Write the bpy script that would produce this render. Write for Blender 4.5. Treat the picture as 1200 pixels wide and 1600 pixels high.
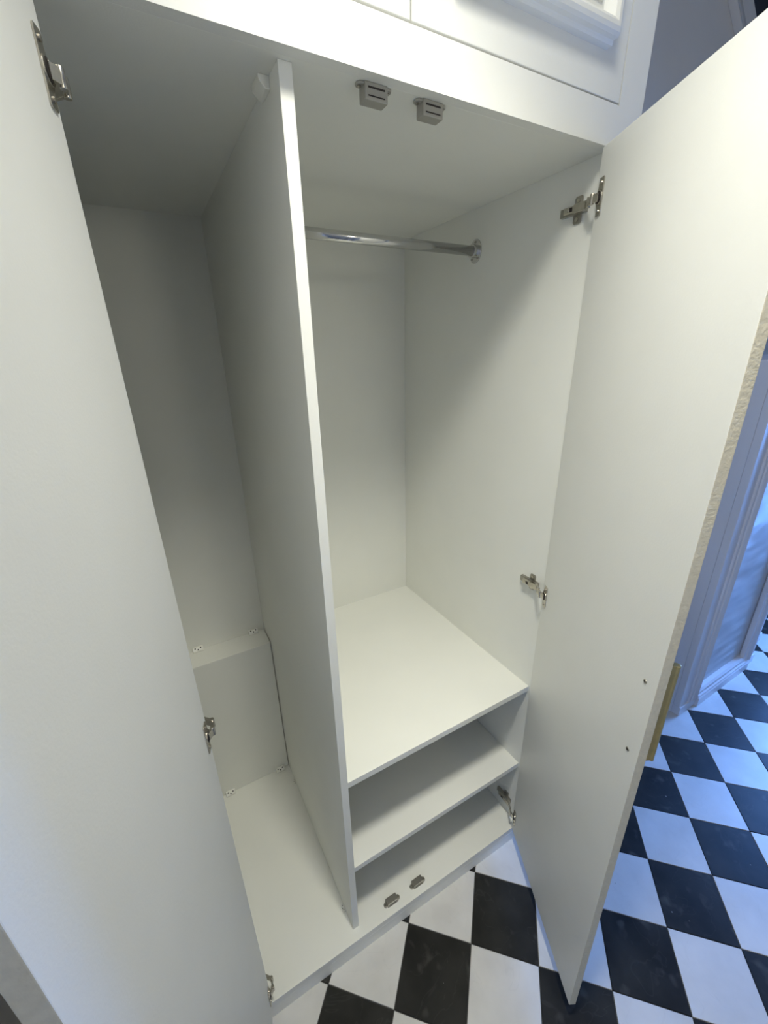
import bpy, bmesh, math, random
from mathutils import Vector, Matrix

for o in list(bpy.data.objects):
    bpy.data.objects.remove(o, do_unlink=True)
scn = bpy.context.scene
COL = scn.collection

# ------------------------------------------------------------------ camera
cam_d = bpy.data.cameras.new('camera')
cam = bpy.data.objects.new('camera', cam_d); COL.objects.link(cam)
RT = Vector((0.8725014, -0.4878908, -0.0265293))
DN = Vector((-0.1994113, -0.3059907, -0.9309161))
FW = Vector((0.4460677, 0.8175159, -0.3642682))
M = Matrix((RT, -DN, -FW)).transposed().to_4x4()
M.translation = Vector((-0.9181, -0.6705, 1.6588))
cam.matrix_world = M
cam_d.sensor_fit = 'VERTICAL'; cam_d.sensor_height = 36.0; cam_d.sensor_width = 27.0
cam_d.lens = 648.626 / 1600 * 36.0
cam_d.shift_x = 6.84 / 1600; cam_d.shift_y = 7.13 / 1600
cam_d.clip_start = 0.01
scn.camera = cam

# ------------------------------------------------------------------ light
scn.view_settings.view_transform = 'Standard'
scn.view_settings.look = 'None'
scn.view_settings.gamma = 1.0
scn.view_settings.use_curve_mapping = False
scn.view_settings.exposure = 0.0
w = bpy.data.worlds.new('world'); scn.world = w; w.use_nodes = True
w.node_tree.nodes['Background'].inputs[0].default_value = (0.20, 0.42, 1.0, 1)
w.node_tree.nodes['Background'].inputs[1].default_value = 1.0

def area(name, loc, target, sx, sy, power, col, shape='RECTANGLE', spread=180):
    l = bpy.data.lights.new(name, 'AREA'); l.shape = shape; l.size = sx; l.size_y = sy
    l.energy = power; l.color = col; l.spread = math.radians(spread)
    o = bpy.data.objects.new(name, l); COL.objects.link(o); o.location = loc
    o.rotation_euler = (Vector(target) - Vector(loc)).to_track_quat('-Z', 'Y').to_euler()
    return o
LAMP = (-0.61, -0.42, 2.53)
area('pendant_lamp_light', LAMP, (-0.32, -0.04, 0.2), 0.20, 0.20, 4.1, (1.0, 0.978, 0.865), 'DISK', 82)   # reflector beam
def globe(name, loc, r, power, col):
    l = bpy.data.lights.new(name, 'POINT'); l.shadow_soft_size = r; l.energy = power; l.color = col
    o = bpy.data.objects.new(name, l); COL.objects.link(o); o.location = loc
    return o
globe('pendant_lamp_spill', LAMP, 0.10, 12.0, (1.0, 0.978, 0.865))      # open spill of the same lamp
globe('interior_fill_light', (-0.35, -1.60, 2.05), 0.12, 6.5, (1.0, 0.965, 0.80))  # added soft fill that lifts the cupboard interior; no actual wall lamp here
area('window_daylight', (3.12, -0.29, 1.03), (0.0, -0.46, -0.3), 0.52, 2.1, 70, (0.14, 0.36, 1.0), 'RECTANGLE', 132)

# ------------------------------------------------------------------ dimensions
A_ = 0.6508; T_ = 0.0198; DIV_L = -(A_ + T_)
D_ = 0.772; H_ = 2.0268; Z1 = 0.6382; Z2 = 0.2883; TS = 0.0199
P_ = 0.0707; R_ = 0.0294; XL = -0.958; FRW = 0.072
FL = -P_

# ------------------------------------------------------------------ materials
def mat(name, col, rough=0.5, metal=0.0, spec=0.5, bump=0.0, bscale=200, var=0.0, vscale=3.0, coat=0.0):
    m = bpy.data.materials.new(name); m.use_nodes = True
    nt = m.node_tree; b = nt.nodes['Principled BSDF']
    b.inputs['Base Color'].default_value = (*col, 1)
    b.inputs['Roughness'].default_value = rough
    b.inputs['Metallic'].default_value = metal
    b.inputs['Specular IOR Level'].default_value = spec
    b.inputs['Coat Weight'].default_value = coat
    tc = nt.nodes.new('ShaderNodeTexCoord')
    if bump > 0:
        n = nt.nodes.new('ShaderNodeTexNoise'); n.inputs['Scale'].default_value = bscale; n.inputs['Detail'].default_value = 4
        nt.links.new(tc.outputs['Object'], n.inputs['Vector'])
        bp = nt.nodes.new('ShaderNodeBump'); bp.inputs['Strength'].default_value = bump; bp.inputs['Distance'].default_value = 0.002
        nt.links.new(n.outputs['Fac'], bp.inputs['Height']); nt.links.new(bp.outputs['Normal'], b.inputs['Normal'])
    if var > 0:
        n = nt.nodes.new('ShaderNodeTexNoise'); n.inputs['Scale'].default_value = vscale; n.inputs['Detail'].default_value = 5
        nt.links.new(tc.outputs['Object'], n.inputs['Vector'])
        r = nt.nodes.new('ShaderNodeValToRGB')
        r.color_ramp.elements[0].color = (*[c * (1 - var) for c in col], 1)
        r.color_ramp.elements[1].color = (*[min(1, c * (1 + var)) for c in col], 1)
        r.color_ramp.elements[0].position = 0.3; r.color_ramp.elements[1].position = 0.7
        nt.links.new(n.outputs['Fac'], r.inputs['Fac']); nt.links.new(r.outputs['Color'], b.inputs['Base Color'])
    return m

WHITE = mat('white_melamine', (0.85, 0.855, 0.80), 0.42, bump=0.08, bscale=420, var=0.012, vscale=6)
PAINT = mat('white_satin_paint', (0.82, 0.825, 0.785), 0.45, bump=0.10, bscale=260, var=0.012, vscale=8)
EDGE = mat('rough_painted_board_edge', (0.68, 0.63, 0.49), 0.8, bump=0.5, bscale=180, var=0.05, vscale=105)
NICKEL = mat('nickel_steel', (0.55, 0.52, 0.46), 0.26, metal=1.0, var=0.12, vscale=60)
NICKEL_D = mat('dull_nickel_cover', (0.40, 0.385, 0.345), 0.36, metal=1.0)
BLACK = mat('black_recess', (0.02, 0.015, 0.015), 0.5)
CHROME = mat('chrome_tube', (0.62, 0.62, 0.62), 0.10, metal=1.0)
CATCH = mat('grey_catch_plastic', (0.36, 0.35, 0.31), 0.45, var=0.04, vscale=40)
BRASS = mat('brushed_brass', (0.72, 0.54, 0.22), 0.34, metal=0.9, bump=0.15, bscale=300, var=0.08, vscale=50)
PLASTIC = mat('white_plastic', (0.84, 0.84, 0.78), 0.35)
SLATE = mat('slate_blue_wall_paint', (0.82, 0.76, 0.66), 0.75, bump=0.08, bscale=120, var=0.03)
CEIL = mat('ceiling_paint', (0.75, 0.75, 0.73), 0.85, bump=0.05, bscale=90)
HALLW = mat('hall_wall_paint', (0.55, 0.52, 0.46), 0.8, bump=0.06, bscale=100)
LILAC = mat('white_gloss_trim_paint', (0.80, 0.79, 0.80), 0.40, bump=0.02, bscale=90)
GROUT = mat('dark_grout', (0.09, 0.09, 0.085), 0.85, bump=0.2, bscale=300)
DARK = mat('dark_stained_wood', (0.012, 0.012, 0.016), 0.6, bump=0.1, bscale=60)
GLASS = mat('window_glass', (0.9, 0.95, 1.0), 0.02)
GLASS.node_tree.nodes['Principled BSDF'].inputs['Transmission Weight'].default_value = 1.0

def panel_mat():
    m = mat('glossy_white_panel', (0.62, 0.62, 0.62), 0.42)
    nt = m.node_tree; b = nt.nodes['Principled BSDF']
    tc = nt.nodes.new('ShaderNodeTexCoord'); mp = nt.nodes.new('ShaderNodeMapping')
    mp.inputs['Scale'].default_value = (1.2, 1.2, 4.0)
    nt.links.new(tc.outputs['Object'], mp.inputs['Vector'])
    n = nt.nodes.new('ShaderNodeTexNoise'); n.inputs['Scale'].default_value = 2.6; n.inputs['Detail'].default_value = 1.0
    nt.links.new(mp.outputs['Vector'], n.inputs['Vector'])
    bp = nt.nodes.new('ShaderNodeBump'); bp.inputs['Strength'].default_value = 1.0; bp.inputs['Distance'].default_value = 0.03
    nt.links.new(n.outputs['Fac'], bp.inputs['Height']); nt.links.new(bp.outputs['Normal'], b.inputs['Normal'])
    return m
PANEL = panel_mat()

def tile_mat(name, dark):
    m = bpy.data.materials.new(name); m.use_nodes = True
    nt = m.node_tree; b = nt.nodes['Principled BSDF']; N = nt.nodes.new; L = nt.links.new
    tc = N('ShaderNodeTexCoord'); oi = N('ShaderNodeObjectInfo')
    mul = N('ShaderNodeMath'); mul.operation = 'MULTIPLY'; mul.inputs[1].default_value = 37.0
    L(oi.outputs['Random'], mul.inputs[0])
    cmb = N('ShaderNodeCombineXYZ'); L(mul.outputs[0], cmb.inputs[0]); L(mul.outputs[0], cmb.inputs[2])
    add = N('ShaderNodeVectorMath'); add.operation = 'ADD'
    L(tc.outputs['Object'], add.inputs[0]); L(cmb.outputs[0], add.inputs[1])
    cloud = N('ShaderNodeTexNoise'); cloud.inputs['Scale'].default_value = 9; cloud.inputs['Detail'].default_value = 6
    L(add.outputs[0], cloud.inputs['Vector'])
    r = N('ShaderNodeValToRGB'); e = r.color_ramp.elements
    if dark:
        e[0].color = (0.016, 0.016, 0.015, 1); e[1].color = (0.032, 0.032, 0.029, 1)
    else:
        e[0].color = (0.62, 0.61, 0.58, 1); e[1].color = (0.71, 0.70, 0.67, 1)
    e[0].position = 0.35; e[1].position = 0.7
    L(cloud.outputs['Fac'], r.inputs['Fac'])
    vein = N('ShaderNodeTexNoise'); vein.inputs['Scale'].default_value = 5.0; vein.inputs['Detail'].default_value = 3; vein.inputs['Distortion'].default_value = 1.4
    L(add.outputs[0], vein.inputs['Vector'])
    vr = N('ShaderNodeValToRGB'); ve = vr.color_ramp.elements
    ve[0].position = 0.492; ve[0].color = (0, 0, 0, 1); ve[1].position = 0.508; ve[1].color = (0, 0, 0, 1)
    mid = ve.new(0.5); mid.color = (1, 1, 1, 1)
    L(vein.outputs['Fac'], vr.inputs['Fac'])
    f1 = N('ShaderNodeMath'); f1.operation = 'MULTIPLY'; f1.inputs[1].default_value = 0.025 if dark else 0.07
    L(vr.outputs['Color'], f1.inputs[0])
    mx = N('ShaderNodeMixRGB'); L(f1.outputs[0], mx.inputs['Fac']); L(r.outputs['Color'], mx.inputs['Color1'])
    mx.inputs['Color2'].default_value = (0.45, 0.45, 0.43, 1) if dark else (0.30, 0.29, 0.27, 1)
    # little paint specks and smudges
    vo = N('ShaderNodeTexVoronoi'); vo.inputs['Scale'].default_value = 26 if dark else 16
    L(add.outputs[0], vo.inputs['Vector'])
    lt = N('ShaderNodeMath'); lt.operation = 'LESS_THAN'; lt.inputs[1].default_value = 0.055 if dark else 0.035
    L(vo.outputs['Distance'], lt.inputs[0])
    spn = N('ShaderNodeTexNoise'); spn.inputs['Scale'].default_value = 14
    L(add.outputs[0], spn.inputs['Vector'])
    gt = N('ShaderNodeMath'); gt.operation = 'GREATER_THAN'; gt.inputs[1].default_value = 0.60
    L(spn.outputs['Fac'], gt.inputs[0])
    f2 = N('ShaderNodeMath'); f2.operation = 'MULTIPLY'; L(lt.outputs[0], f2.inputs[0]); L(gt.outputs[0], f2.inputs[1])
    f3 = N('ShaderNodeMath'); f3.operation = 'MULTIPLY'; f3.inputs[1].default_value = 0.45; L(f2.outputs[0], f3.inputs[0])
    mx2 = N('ShaderNodeMixRGB'); L(f3.outputs[0], mx2.inputs['Fac']); L(mx.outputs['Color'], mx2.inputs['Color1'])
    mx2.inputs['Color2'].default_value = (0.5, 0.5, 0.47, 1) if dark else (0.22, 0.21, 0.19, 1)
    col_out = mx2.outputs['Color']
    if dark:
        sm = N('ShaderNodeTexNoise'); sm.inputs['Scale'].default_value = 16; sm.inputs['Detail'].default_value = 2
        L(add.outputs[0], sm.inputs['Vector'])
        sr = N('ShaderNodeMapRange'); sr.inputs['From Min'].default_value = 0.62; sr.inputs['From Max'].default_value = 0.74; sr.inputs['To Max'].default_value = 0.14
        L(sm.outputs['Fac'], sr.inputs['Value'])
        mx3 = N('ShaderNodeMixRGB'); L(sr.outputs['Result'], mx3.inputs['Fac']); L(col_out, mx3.inputs['Color1'])
        mx3.inputs['Color2'].default_value = (0.30, 0.29, 0.27, 1); col_out = mx3.outputs['Color']
    L(col_out, b.inputs['Base Color'])
    b.inputs['Roughness'].default_value = 0.38 if dark else 0.34
    b.inputs['Specular IOR Level'].default_value = 0.14 if dark else 0.45
    fine = N('ShaderNodeTexNoise'); fine.inputs['Scale'].default_value = 60; fine.inputs['Detail'].default_value = 4
    L(add.outputs[0], fine.inputs['Vector'])
    bp = N('ShaderNodeBump'); bp.inputs['Strength'].default_value = 0.06; bp.inputs['Distance'].default_value = 0.002
    L(fine.outputs['Fac'], bp.inputs['Height']); L(bp.outputs['Normal'], b.inputs['Normal'])
    return m
TILE_W = tile_mat('white_marble_tile', False)
TILE_B = tile_mat('black_marble_tile', True)

# ------------------------------------------------------------------ helpers
def add_box(bm, x0, x1, y0, y1, z0, z1, mi=0, xf=None):
    vs = [bm.verts.new(Vector((x, y, z))) for z in (z0, z1) for y in (y0, y1) for x in (x0, x1)]
    F = [(0, 2, 3, 1), (4, 5, 7, 6), (0, 1, 5, 4), (2, 6, 7, 3), (0, 4, 6, 2), (1, 3, 7, 5)]
    fs = []
    for f in F:
        fc = bm.faces.new([vs[i] for i in f]); fc.material_index = mi; fs.append(fc)
    if xf is not None:
        for v in vs: v.co = xf @ v.co
    return vs, fs

def add_prism(bm, pts, n, lo, hi, xf=None, mi=0):
    """extrude a 2D outline (pts as (u,v)) along axis n ('x','y','z') from lo to hi"""
    def P(u, v, w):
        return {'x': (w, u, v), 'y': (u, w, v), 'z': (u, v, w)}[n]
    a = [bm.verts.new(P(u, v, lo)) for u, v in pts]; b = [bm.verts.new(P(u, v, hi)) for u, v in pts]
    fs = [bm.faces.new(a[::-1]), bm.faces.new(b)]
    k = len(pts)
    for i in range(k):
        fs.append(bm.faces.new([a[i], a[(i + 1) % k], b[(i + 1) % k], b[i]]))
    for f in fs: f.material_index = mi
    if xf is not None:
        for v in a + b: v.co = xf @ v.co
    return fs

def circle(r, n=20, cu=0, cv=0, su=1.0):
    return [(cu + su * r * math.cos(2 * math.pi * i / n), cv + r * math.sin(2 * math.pi * i / n)) for i in range(n)]

def add_tube(bm, p0, p1, r, n=24, caps=True):
    p0 = Vector(p0); p1 = Vector(p1); q = (p1 - p0).to_track_quat('Z', 'Y').to_matrix()
    ra = [bm.verts.new(p0 + q @ Vector((r * math.cos(2 * math.pi * i / n), r * math.sin(2 * math.pi * i / n), 0))) for i in range(n)]
    rb = [bm.verts.new(v.co + (p1 - p0)) for v in ra]
    for i in range(n):
        f = bm.faces.new([ra[i], ra[(i + 1) % n], rb[(i + 1) % n], rb[i]]); f.smooth = True
    if caps:
        bm.faces.new(ra[::-1]); bm.faces.new(rb)

def obj(name, bm, mats, parent=None, bevel=0.0, xf=None, seg=2):
    bmesh.ops.recalc_face_normals(bm, faces=bm.faces)
    me = bpy.data.meshes.new(name); bm.to_mesh(me); bm.free()
    for m in (mats if isinstance(mats, (list, tuple)) else [mats]): me.materials.append(m)
    o = bpy.data.objects.new(name, me); COL.objects.link(o)
    if xf is not None: o.matrix_world = xf
    if parent is not None: o.parent = parent
    if bevel > 0:
        md = o.modifiers.new('bevel', 'BEVEL'); md.width = bevel; md.segments = seg; md.limit_method = 'ANGLE'
        md.harden_normals = False
    return o

def box_obj(name, x0, x1, y0, y1, z0, z1, m, parent=None, bevel=0.0, xf=None):
    bm = bmesh.new(); add_box(bm, x0, x1, y0, y1, z0, z1); return obj(name, bm, m, parent, bevel, xf)

def empty(name, loc, label, cat, group=None):
    o = bpy.data.objects.new(name, None); COL.objects.link(o); o.location = loc
    o.empty_display_size = 0.05
    o['label'] = label; o['category'] = cat
    if group: o['group'] = group
    return o

def structure(o, label=None, cat=None):
    o['kind'] = 'structure'
    if label: o['label'] = label
    if cat: o['category'] = cat
    return o

# ------------------------------------------------------------------ room shell
X0, X1, Y0, Y1, ZC = -1.42, 3.1, -1.75, 0.80, 3.40
def wall(name, x0, x1, y0, y1, z0, z1, m, label):
    return structure(box_obj(name, x0, x1, y0, y1, z0, z1, m), label, 'wall')
floor = structure(box_obj('floor', X0 - .1, X1 + .1, Y0 - .1, Y1 + .1, FL - 0.10, FL - 0.0035, GROUT),
                  'chequered floor of black and white tiles laid diagonally', 'floor')
structure(box_obj('ceiling', X0 - .1, X1 + .1, Y0 - .1, Y1 + .1, ZC, ZC + .1, CEIL), 'plain white hall ceiling above the wardrobe', 'ceiling')
wall('wall_back', X0 - .1, X1 + .1, Y1, Y1 + .1, FL - .1, ZC, SLATE, 'slate blue painted wall behind the wardrobe')
wall('wall_left', X0 - .1, X0, Y0, Y1, FL - .1, ZC, SLATE, 'slate blue painted wall left of the wardrobe')
wall('wall_front', X0 - .1, X1 + .1, Y0 - .1, Y0, FL - .1, ZC, HALLW, 'pale painted wall facing the wardrobe')
# right wall with a tall glazed opening
WY0, WY1, WZ1 = -0.60, -0.02, 2.15
bm = bmesh.new()
add_box(bm, X1, X1 + .1, Y0, WY0, FL - .1, ZC); add_box(bm, X1, X1 + .1, WY1, Y1, FL - .1, ZC)
add_box(bm, X1, X1 + .1, WY0, WY1, WZ1, ZC)
structure(obj('wall_right', bm, HALLW), 'pale painted wall around the glazed door at the hall end', 'wall')
win = box_obj('window_1', X1 + .085, X1 + .09, WY0, WY1, FL, WZ1, GLASS)
structure(win, 'tall glazed opening letting blue daylight into the hall', 'window')
bm = bmesh.new()
for y in (WY0, WY1 - .05): add_box(bm, X1 + .04, X1 + .084, y, y + .05, FL, WZ1)
for z in (FL, WZ1 - .06): add_box(bm, X1 + .04, X1 + .084, WY0 + .05, WY1 - .05, z, z + .06)
obj('window_frame', bm, LILAC, win)

# ------------------------------------------------------------------ floor tiles
S = 0.2; TH = 0.7902; OX, OY = -0.7785, -0.0164
U = Vector((math.cos(TH), math.sin(TH), 0)) * S; V = Vector((math.sin(TH), -math.cos(TH), 0)) * S
def tile_mesh(name, m):
    h = S / 2 - 0.0012; b = 0.0009
    bm = bmesh.new()
    rings = []
    for q, z in ((h, -0.006), (h, -b), (h - b, 0.0)):
        rings.append([bm.verts.new((sx * q, sy * q, z)) for sx, sy in ((-1, -1), (1, -1), (1, 1), (-1, 1))])
    for k in range(2):
        for i in range(4):
            bm.faces.new([rings[k][i], rings[k][(i + 1) % 4], rings[k + 1][(i + 1) % 4], rings[k + 1][i]])
    bm.faces.new(rings[2])
    bmesh.ops.recalc_face_normals(bm, faces=bm.faces)
    me = bpy.data.meshes.new(name); bm.to_mesh(me); bm.free(); me.materials.append(m)
    return me
TW, TB = tile_mesh('white_tile', TILE_W), tile_mesh('black_tile', TILE_B)
rot = Matrix.Rotation(TH, 4, 'Z')
rng = random.Random(4)
far = bmesh.new()
KEEP = []
for i in range(-16, 26):
    for j in range(-16, 26):
        c = Vector((OX, OY, FL)) + U * (i + .5) + V * (j + .5)
        if not (X0 + .0 < c.x < X1 - .0 and Y0 < c.y < Y1): continue
        if -1.03 < c.x < 0.07 and c.y > 0.15: continue         # under the wardrobe
        if 1.13 < c.x < 1.9 and c.y > 0.16: continue           # under the panelled cabinet
        rel = c - cam.location
        zf = rel.dot(FW); show = False
        if zf > 0.05:
            px = 593.2 + 648.6 * rel.dot(RT) / zf; py = 807.1 + 648.6 * rel.dot(DN) / zf
            show = -220 < px < 1400 and -200 < py < 1820
        dark = (i + j) % 2 != 0
        if show:
            o = bpy.data.objects.new('floor_tile', TB if dark else TW); COL.objects.link(o)
            o.location = c + Vector((0, 0, rng.uniform(-.0003, .0003)))
            o.rotation_euler = (0, 0, TH + rng.choice((0, 1, 2, 3)) * math.pi / 2)
            o.parent = floor
        else:
            h = S / 2 - 0.0012
            q = [far.verts.new(c + rot @ Vector((a * h, b * h, 0))) for a, b in ((-1, -1), (1, -1), (1, 1), (-1, 1))]
            f = far.faces.new(q); f.material_index = 1 if dark else 0
far_o = obj('far_tiles', far, [TILE_W, TILE_B], floor); far_o['kind'] = 'stuff'

# ------------------------------------------------------------------ wardrobe
WR = empty('wardrobe', (0, 0, FL), 'tall white fitted wardrobe with both lower doors open, empty shelves and hanging rail', 'wardrobe')
WR_LOC = Vector((0, 0, FL))
def part(o, parent=None):
    """keep world transform while parenting to the wardrobe empty"""
    p = parent or WR
    mw = o.matrix_world.copy()
    o.parent = p
    base = Matrix.Translation(WR_LOC) if p is WR else MW[p]
    o.matrix_parent_inverse = base.inverted()
    MW[o] = mw
    return o
MW = {}
def pbox(name, x0, x1, y0, y1, z0, z1, m=WHITE, bevel=0.0008, parent=None, xf=None):
    o = box_obj(name, x0, x1, y0, y1, z0, z1, m, None, bevel, xf)
    if xf is not None: o.matrix_world = xf
    MWp = xf if xf is not None else Matrix.Identity(4)
    o.parent = parent or WR
    o.matrix_parent_inverse = (Matrix.Translation(WR_LOC) if (parent is None) else MW[parent]).inverted()
    MW[o] = MWp
    return o
def pobj(name, bm, mats, bevel=0.0, parent=None, xf=None, seg=2):
    o = obj(name, bm, mats, None, bevel, xf, seg)
    o.parent = parent or WR
    o.matrix_parent_inverse = (Matrix.Translation(WR_LOC) if (parent is None) else MW[parent]).inverted()
    MW[o] = xf.copy() if xf is not None else Matrix.Identity(4)
    return o

ZU0 = 2.092                 # underside of the upper doors
ZU1 = 2.86; ZTOP = 2.93
pbox('base_panel', XL, 0, 0, D_, -0.024, 0)
pbox('plinth', XL, 0, 0.0, 0.018, FL, -0.0241)
pbox('side_panel', 0, FRW, 0.0201, 0.79, FL, ZTOP)
pbox('side_panel', XL - FRW, XL, 0.0201, 0.79, FL, ZTOP)
pbox('back_panel', XL, 0, D_, 0.79, FL, ZTOP)
pbox('top_panel', XL, 0, 0.0201, D_, H_, H_ + 0.022)
pbox('divider', DIV_L, -A_, R_, D_, 0, H_)
pbox('shelf', -A_, 0, R_, D_, Z1 - TS, Z1)
pbox('shelf', -A_, 0, R_, D_, Z2 - TS, Z2)
# painted face frame: two stiles and the cross rails in one face
bm = bmesh.new()
add_box(bm, 0, FRW, 0, 0.02, FL, ZTOP); add_box(bm, XL - FRW, XL, 0, 0.02, FL, ZTOP)
add_box(bm, XL, 0, 0, 0.02, H_, ZU0); add_box(bm, XL, 0, 0, 0.02, ZU1, ZTOP)
pobj('face_frame', bm, PAINT, 0.0)
pbox('cupboard_top', XL - FRW, FRW, 0.0, 0.79, ZTOP, ZTOP + .02)

# boxed-in pipe casing at the back of the narrow bay
BZ = 0.6512; BY = D_ - 0.0985
bm = bmesh.new(); add_box(bm, XL + .001, DIV_L - 0.0022, BY, D_ - .0005, 0.0012, BZ)
pobj('pipe_casing', bm, WHITE, 0.0008)

# white plastic corner blocks with three screw holes
def corner_block(loc, rz=0.0, flip=False, sc=1.0, holes=True):
    xf = Matrix.Translation(Vector(loc)) @ Matrix.Rotation(rz, 4, 'Z') @ Matrix.Scale(sc, 4)
    bm = bmesh.new()
    z1 = 0.016
    prof = [(0, 0), (-0.016, 0), (-0.016, 0.007), (-0.007, z1), (0, z1)]
    if flip: prof = [(u, -v) for u, v in prof]
    add_prism(bm, prof, 'x', -0.018, 0.018)
    b = pobj('corner_block', bm, PLASTIC, 0.0012, xf=xf)
    if holes:
        nrm = Vector((0, -0.6, 0.55 * (-1 if flip else 1))).normalized()
        for x, y, z in ((-0.0095, -0.0095, 0.0135), (0.0095, -0.0095, 0.0135), (0.0, -0.0135, 0.0095)):
            c = Vector((x, y, z * (-1 if flip else 1)))
            bm = bmesh.new(); add_tube(bm, c - nrm * .004, c + nrm * 0.0006, 0.0026, 10)
            pobj('screw_hole', bm, BLACK, parent=b, xf=xf)
    return b
corner_block((-0.917, D_, BZ)); corner_block((-0.714, D_, BZ))
corner_block((-0.9175, BY, 0.0012)); corner_block((-0.7105, BY, 0.0012))
corner_block((DIV_L, 0.088, H_), -math.pi / 2, True, 1.0, False)
corner_block((DIV_L, 0.092, 0.0), -math.pi / 2, False, 0.6)
corner_block((DIV_L, 0.585, 0.0), -math.pi / 2, False, 0.5)

# hanging rail
RZ, RY = 1.9238, 0.3939
bm = bmesh.new(); add_tube(bm, (-A_, RY, RZ), (-0.001, RY, RZ), 0.0125, 32)
rail = pobj('hanging_rail', bm, CHROME)
for sx, xw in ((-1, 0.0), (1, -A_)):
    bm = bmesh.new()
    lo, hi = sorted((xw, xw + sx * 0.0035))
    add_prism(bm, [(RY + u, RZ + v) for u, v in circle(0.030, 32, su=0.8)], 'x', lo, hi)
    lo, hi = sorted((xw, xw + sx * 0.018))
    pts_o = [(RY + u, RZ + v) for u, v in circle(0.0165, 28)]
    add_prism(bm, pts_o, 'x', lo, hi)
    fl = pobj('rail_flange', bm, CHROME, 0.0008, parent=rail)
    for dy, dz in ((0.0, 0.0225), (0.012, -0.018), (-0.012, -0.018)):
        lo, hi = sorted((xw + sx * 0.003, xw + sx * 0.0048))
        bm = bmesh.new(); add_prism(bm, [(RY + dy + u, RZ + dz + v) for u, v in circle(0.0032, 12)], 'x', lo, hi)
        pobj('flange_screw', bm, NICKEL_D, parent=rail)

# magnetic catches: two under the top panel, two on the base
def catch(x, y, z, up):
    s = 1 if up else -1
    xf = Matrix.Translation(Vector((x, y, z))) @ Matrix.Diagonal((1, 1, s, 1))
    hgt = 0.015 if up else 0.021
    bm = bmesh.new()
    add_box(bm, -0.019, 0.019, -0.010, 0.010, 0.0, hgt)
    add_prism(bm, [(-0.019, -0.008), (-0.026, -0.007), (-0.029, -0.003), (-0.029, 0.003), (-0.026, 0.007), (-0.019, 0.008),
                   (0.019, 0.008), (0.026, 0.007), (0.029, 0.003), (0.029, -0.003), (0.026, -0.007), (0.019, -0.008)], 'z', 0.0, 0.0035)
    b = pobj('magnetic_catch', bm, NICKEL_D if up else CATCH, 0.0012, xf=xf)
    for za, dz in ((hgt * .25, .0022), (hgt * .72, .0015)):
        bm = bmesh.new(); add_box(bm, -0.014, 0.014, -0.0104, -0.0098, za, za + dz)
        pobj('magnet_slot', bm, BLACK, parent=b, xf=xf)
    for sx in (-1, 1):
        bm = bmesh.new(); add_prism(bm, circle(0.003, 12, sx * 0.0238), 'z', 0.003, 0.005)
        pobj('catch_screw', bm, NICKEL, parent=b, xf=xf)
for x in (-0.526, -0.424): catch(x, 0.030, H_, False)
for x in (-0.531, -0.431): catch(x, 0.031, 0.0, True)

# ---- lower doors: local frame u = along the door from the hinge, v = outward through the thickness
def frame(h, d, n):
    m = Matrix.Identity(4)
    for r in range(3):
        m[r][0] = d[r]; m[r][1] = n[r]; m[r][2] = (0, 0, 1)[r]; m[r][3] = h[r]
    return m
RF = frame((-0.0265, 0.0041, 0), (-0.44695, -0.89456, 0), (0.89456, -0.44695, 0))
LF = frame((-0.9324, 0.0014, 0), (-0.25036, -0.96815, 0), (-0.96815, 0.25036, 0))
def door(xf, wdt, th):
    bm = bmesh.new()
    add_box(bm, 0, wdt, 0, th, 0.001, H_ - 0.0015)
    for f in bm.faces:
        c = f.calc_center_median()
        f.material_index = 0 if (c.y < 0.001 or c.y > th - .001) else 1
    return pobj('door', bm, [PAINT, EDGE], 0.001, xf=xf)
dR = door(RF, 0.4582, 0.0179); dR['label'] = 'right door standing half open with a brass handle'
dL = door(LF, 0.4589, 0.0199); dL['label'] = 'left door swung wide open close to the viewer'

# brass edge pull on the outside of the right door
bm = bmesh.new()
pr = [(0.420, 0.0179), (0.446, 0.0179), (0.446, 0.0255), (0.4425, 0.0285), (0.4425, 0.040)]
for i in range(7):
    a = math.pi * i / 6 * 0.9
    pr.append((0.4385 + 0.0065 * math.cos(a) , 0.0430 + 0.0065 * math.sin(a)))
pr += [(0.432, 0.040), (0.432, 0.0285), (0.4235, 0.0255)]
add_prism(bm, pr, 'z', 0.9026, 1.1332)
pobj('handle', bm, BRASS, 0.0006, parent=dR, xf=RF)
for z in (1.0916, 0.9223):
    bm = bmesh.new(); add_prism(bm, [(0.4300 + u, z + v) for u, v in circle(0.0042, 14)], 'y', -0.0012, 0.001)
    s_ = pobj('handle_screw', bm, NICKEL_D, 0.0004, parent=dR, xf=RF)
    bm = bmesh.new(); add_box(bm, 0.4290, 0.4310, -0.0015, -0.0011, z - .003, z + .003); add_box(bm, 0.427, 0.433, -0.0015, -0.0011, z - .001, z + .001)
    pobj('handle_screw_slot', bm, BLACK, parent=dR, xf=RF)

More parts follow.
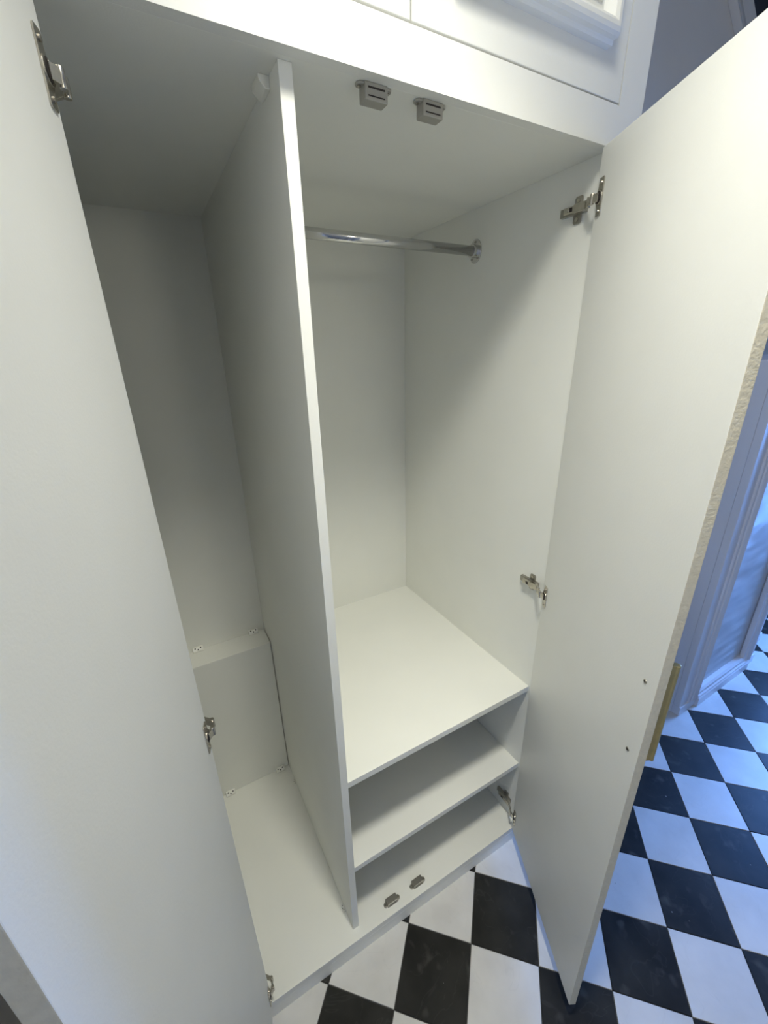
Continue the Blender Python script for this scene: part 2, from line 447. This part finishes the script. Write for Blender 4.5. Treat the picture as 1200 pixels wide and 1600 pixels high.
# ---- concealed hinges
def hinge(xf, zc, wallx, s):
    """xf = door frame (u,v,z), wallx = inner face of the side panel, s = direction into the cupboard"""
    # arm body clipped on the side panel
    bm = bmesh.new()
    X = lambda o: wallx + s * o
    def wb(o0, o1, y0, y1, z0, z1):
        a, b = sorted((X(o0), X(o1))); add_box(bm, a, b, y0, y1, zc + z0, zc + z1)
    prof = [(0.034, -0.0085), (0.060, -0.0085), (0.066, -0.0065), (0.088, -0.0065), (0.088, 0.0065), (0.066, 0.0065), (0.060, 0.0085), (0.034, 0.0085)]
    lo, hi = sorted((X(0.009), X(0.019)))
    add_prism(bm, [(y, zc + z) for y, z in prof], 'x', lo, hi)
    arm = pobj('hinge', bm, NICKEL, 0.0012)
    # mounting plate with wings
    bm = bmesh.new()
    def wb2(o0, o1, y0, y1, z0, z1):
        a, b = sorted((X(o0), X(o1))); add_box(bm, a, b, y0, y1, zc + z0, zc + z1)
    wb2(0.0002, 0.010, 0.040, 0.104, -0.0085, 0.0085)
    lo, hi = sorted((X(0.0002), X(0.003)))
    wing = [(0.054, 0.008), (0.054, 0.022), (0.057, 0.026), (0.071, 0.026), (0.074, 0.022), (0.074, 0.008)]
    add_prism(bm, [(y, zc + z) for y, z in wing], 'x', lo, hi)
    add_prism(bm, [(y, zc - z) for y, z in wing], 'x', lo, hi)
    pobj('mounting_plate', bm, NICKEL_D, 0.0008, parent=arm)
    for z in (0.018, -0.018):
        lo, hi = sorted((X(0.0028), X(0.0048)))
        bm = bmesh.new(); add_prism(bm, [(0.064 + u, zc + z + v) for u, v in circle(0.0042, 14)], 'x', lo, hi)
        pobj('hinge_screw', bm, NICKEL, parent=arm)
    bm = bmesh.new()
    lo, hi = sorted((X(0.0188), X(0.0202)))
    add_prism(bm, [(0.078 + u, zc + v) for u, v in circle(0.0032, 12)], 'x', lo, hi)
    pobj('hinge_screw', bm, NICKEL, parent=arm)
    bm = bmesh.new()
    lo, hi = sorted((X(0.0188), X(0.0195))); add_box(bm, lo, hi, 0.066, 0.073, zc - .004, zc + .004)
    pobj('adjusting_slot', bm, BLACK, parent=arm)
    # cup plate on the door (door frame)
    bm = bmesh.new()
    out = [(0.006, -0.033), (0.020, -0.033), (0.0225, -0.030), (0.0225, 0.030), (0.020, 0.033), (0.006, 0.033),
           (0.0045, 0.030), (0.0045, 0.018), (0.001, 0.010), (0.001, -0.010), (0.0045, -0.018), (0.0045, -0.030)]
    add_prism(bm, [(u + .004, zc + z) for u, z in out], 'y', -0.0022, 0.0)
    add_prism(bm, [(u, zc + z) for u, z in circle(0.0125, 24, 0.0145)], 'y', -0.0036, 0.0)
    pobj('cup_plate', bm, NICKEL, 0.0006, parent=arm, xf=xf)
    bm = bmesh.new()
    add_prism(bm, [(u, zc + z) for u, z in circle(0.0105, 22, 0.0155, 0, 0.72)], 'y', -0.0041, -0.003)
    pobj('hinge_cup', bm, BLACK, parent=arm, xf=xf)
    for z in (-0.024, 0.024):
        bm = bmesh.new(); add_prism(bm, [(u, zc + z + v) for u, v in circle(0.0032, 12, 0.0165)], 'y', -0.0038, -0.002)
        pobj('cup_screw', bm, NICKEL, parent=arm, xf=xf)
    # folded link from the cup to the arm
    bm = bmesh.new()
    inv = xf
    c0 = inv @ Vector((0.016, -0.003, 0)); c1 = inv @ Vector((0.003, -0.010, 0)); c2 = inv @ Vector((-0.016, -0.007, 0)); c3 = Vector((X(0.014), 0.038, 0))
    path = [c0, c1, c2, c3]
    hz = 0.0075; tk = 0.0028
    rings = []
    for i, p in enumerate(path):
        a = path[max(0, i - 1)]; b = path[min(3, i + 1)]
        t = (b - a).normalized(); nn = Vector((-t.y, t.x, 0))
        rings.append([bm.verts.new((p + nn * q * tk) + Vector((0, 0, zc + r * hz))) for q, r in ((-1, -1), (1, -1), (1, 1), (-1, 1))])
    for k in range(3):
        for i in range(4):
            bm.faces.new([rings[k][i], rings[k][(i + 1) % 4], rings[k + 1][(i + 1) % 4], rings[k + 1][i]])
    bm.faces.new(rings[0]); bm.faces.new(rings[3][::-1])
    for p in (c1, c2):
        add_tube(bm, p + Vector((0, 0, zc - .0095)), p + Vector((0, 0, zc + .0095)), 0.0042, 12)
    pobj('hinge_link', bm, NICKEL, 0.0006, parent=arm)
    return arm
for zc in (1.940, 1.010, 0.075):
    hinge(RF, zc, 0.0, -1)
    hinge(LF, zc, XL, 1)

# ---- upper cupboard doors with raised frame moulding
def moulding(bm, x0, x1, z0, z1, prof):
    rings = []
    for u, hgt in prof:
        rings.append([bm.verts.new((x, -hgt, z)) for x, z in ((x0 + u, z0 + u), (x1 - u, z0 + u), (x1 - u, z1 - u), (x0 + u, z1 - u))])
    for k in range(len(rings) - 1):
        for i in range(4):
            bm.faces.new([rings[k][i], rings[k][(i + 1) % 4], rings[k + 1][(i + 1) % 4], rings[k + 1][i]])
PROF = [(0, 0), (0, .012), (.002, .015), (.004, .017), (.004, .026), (.007, .031), (.012, .034), (.018, .034), (.024, .030), (.029, .023), (.033, .017), (.036, .014),
        (.044, .014), (.046, .019), (.050, .020), (.053, .015), (.055, .015), (.0565, .011), (.060, .011), (.062, .0065), (.066, .0065), (.068, .002), (.071, 0)]
GAP = 0.003
xm = XL / 2
for x0, x1 in ((XL + GAP, xm - GAP / 2), (xm + GAP / 2, -GAP)):
    dd = pbox('upper_door', x0, x1, 0.0, 0.02, ZU0 + GAP, ZU1 - GAP, PAINT, 0.0012)
    bm = bmesh.new(); moulding(bm, x0 + .058, x1 - .058, ZU0 + .066, ZU1 - .066, PROF)
    pobj('panel_moulding', bm, PAINT, parent=dd)
pbox('upper_backing', XL, 0, 0.0205, 0.03, H_ + .0225, ZU1)

# ------------------------------------------------------------------ panelled cabinet beyond the right door
CX0, CX1, CZ = 1.1164, 1.90, 1.602
PC = empty('panelled_cabinet', (1.5, 0.3, FL), 'white panelled low cabinet with mouldings standing beyond the open right door', 'cabinet')
pinv = Matrix.Translation((1.5, 0.3, FL)).inverted()
def cpart(name, bm, m, bevel=0.0):
    o = obj(name, bm, m, None, bevel); o.parent = PC; o.matrix_parent_inverse = pinv; return o
bm = bmesh.new(); add_box(bm, CX0, CX1, 0.03, 0.79, FL, CZ); cpart('carcass', bm, LILAC, 0.001)
for x0, x1 in ((CX0, 1.262), (1.75, CX1)):
    bm = bmesh.new(); add_box(bm, x0, x1, 0.0, 0.03, FL + .05, CZ); cpart('pilaster', bm, LILAC, 0.003)
    bm = bmesh.new(); add_box(bm, x0 + (.0 if x0 == CX0 else 0), x1, -0.006, 0.03, FL, FL + .05); cpart('plinth_block', bm, LILAC, 0.002)
    # reeded raised moulding down the middle of the pilaster
    bm = bmesh.new()
    xa, xb = (x1 - .075, x1 + .012) if x0 == CX0 else (x0 - .012, x0 + .10)
    n = 5
    pts = [(xa, 0.0)]
    for k in range(n):
        c0 = xa + (xb - xa) * (k + .5) / n; r = (xb - xa) / n / 2
        for q in range(5):
            a = math.pi - math.pi * q / 4
            pts.append((c0 + r * math.cos(a), -0.006 - (0.010 if k in (1, 2, 3) else 0.003) * math.sin(a)))
    pts.append((xb, 0.0)); pts += [(xb, 0.012), (xa, 0.012)]
    add_prism(bm, pts, 'z', FL + .051, CZ)
    cpart('vertical_moulding', bm, LILAC)
bm = bmesh.new(); add_box(bm, 1.262, 1.75, 0.018, 0.0299, FL, CZ - .1); cpart('door_panel', bm, PANEL)
bm = bmesh.new()
add_prism(bm, [(0.02, FL), (-0.020, FL), (-0.020, FL + .045), (-0.016, FL + .052), (-0.016, FL + .060), (-0.010, FL + .066), (-0.010, FL + .082), (-0.002, FL + .092), (0.02, FL + .092)], 'x', 1.262, 1.80)
cpart('skirting', bm, LILAC)
bm = bmesh.new(); add_box(bm, 1.262, 1.75, 0.0, 0.03, CZ - .1, CZ); cpart('top_rail', bm, LILAC, 0.002)

# a further white end post with its own base block, past the cabinet
EP = empty('end_post', (2.2, 0.3, FL), 'white moulded post with base block at the far right beyond the cabinet', 'post')
einv = Matrix.Translation((2.2, 0.3, FL)).inverted()
def epart(name, bm, m, bevel=0.0):
    o = obj(name, bm, m, None, bevel); o.parent = EP; o.matrix_parent_inverse = einv; return o
bm = bmesh.new(); add_box(bm, 1.98, 2.12, 0.09, 0.79, FL, CZ); epart('post_body', bm, LILAC, 0.003)
bm = bmesh.new(); add_box(bm, 1.96, 2.16, 0.055, 0.0899, FL, FL + .06); epart('base_block', bm, LILAC, 0.003)
bm = bmesh.new(); add_box(bm, 2.0, 2.05, 0.075, 0.0899, FL + .0601, CZ); epart('post_moulding', bm, LILAC, 0.004)

# ------------------------------------------------------------------ stair string high on the slate wall
ST = empty('staircase', (1.9, 0.78, 2.6), 'pale sloping stair string with dark panel above, high on slate wall', 'staircase')
sinv = Matrix.Translation((1.9, 0.78, 2.6)).inverted()
def spart(name, pts, y0, y1, m):
    bm = bmesh.new(); add_prism(bm, pts, 'y', y0, y1)
    o = obj(name, bm, m, None, 0.002); o.parent = ST; o.matrix_parent_inverse = sinv; return o
zl = lambda x, off=0: 3.0844 - 0.77 * (x - 1.749) + off
spart('string_board', [(1.45, zl(1.45)), (2.75, zl(2.75)), (2.75, zl(2.75, .139)), (1.45, zl(1.45, .139))], 0.765, 0.7995, SLATE)
spart('string_bead', [(1.45, zl(1.45)), (2.75, zl(2.75)), (2.75, zl(2.75, .022)), (1.45, zl(1.45, .022))], 0.757, 0.7649, HALLW)
spart('dark_panel', [(1.45, zl(1.45, .140)), (2.75, zl(2.75, .140)), (2.75, 3.38), (1.45, 3.38)], 0.775, 0.7995, DARK)

bpy.context.view_layer.update()
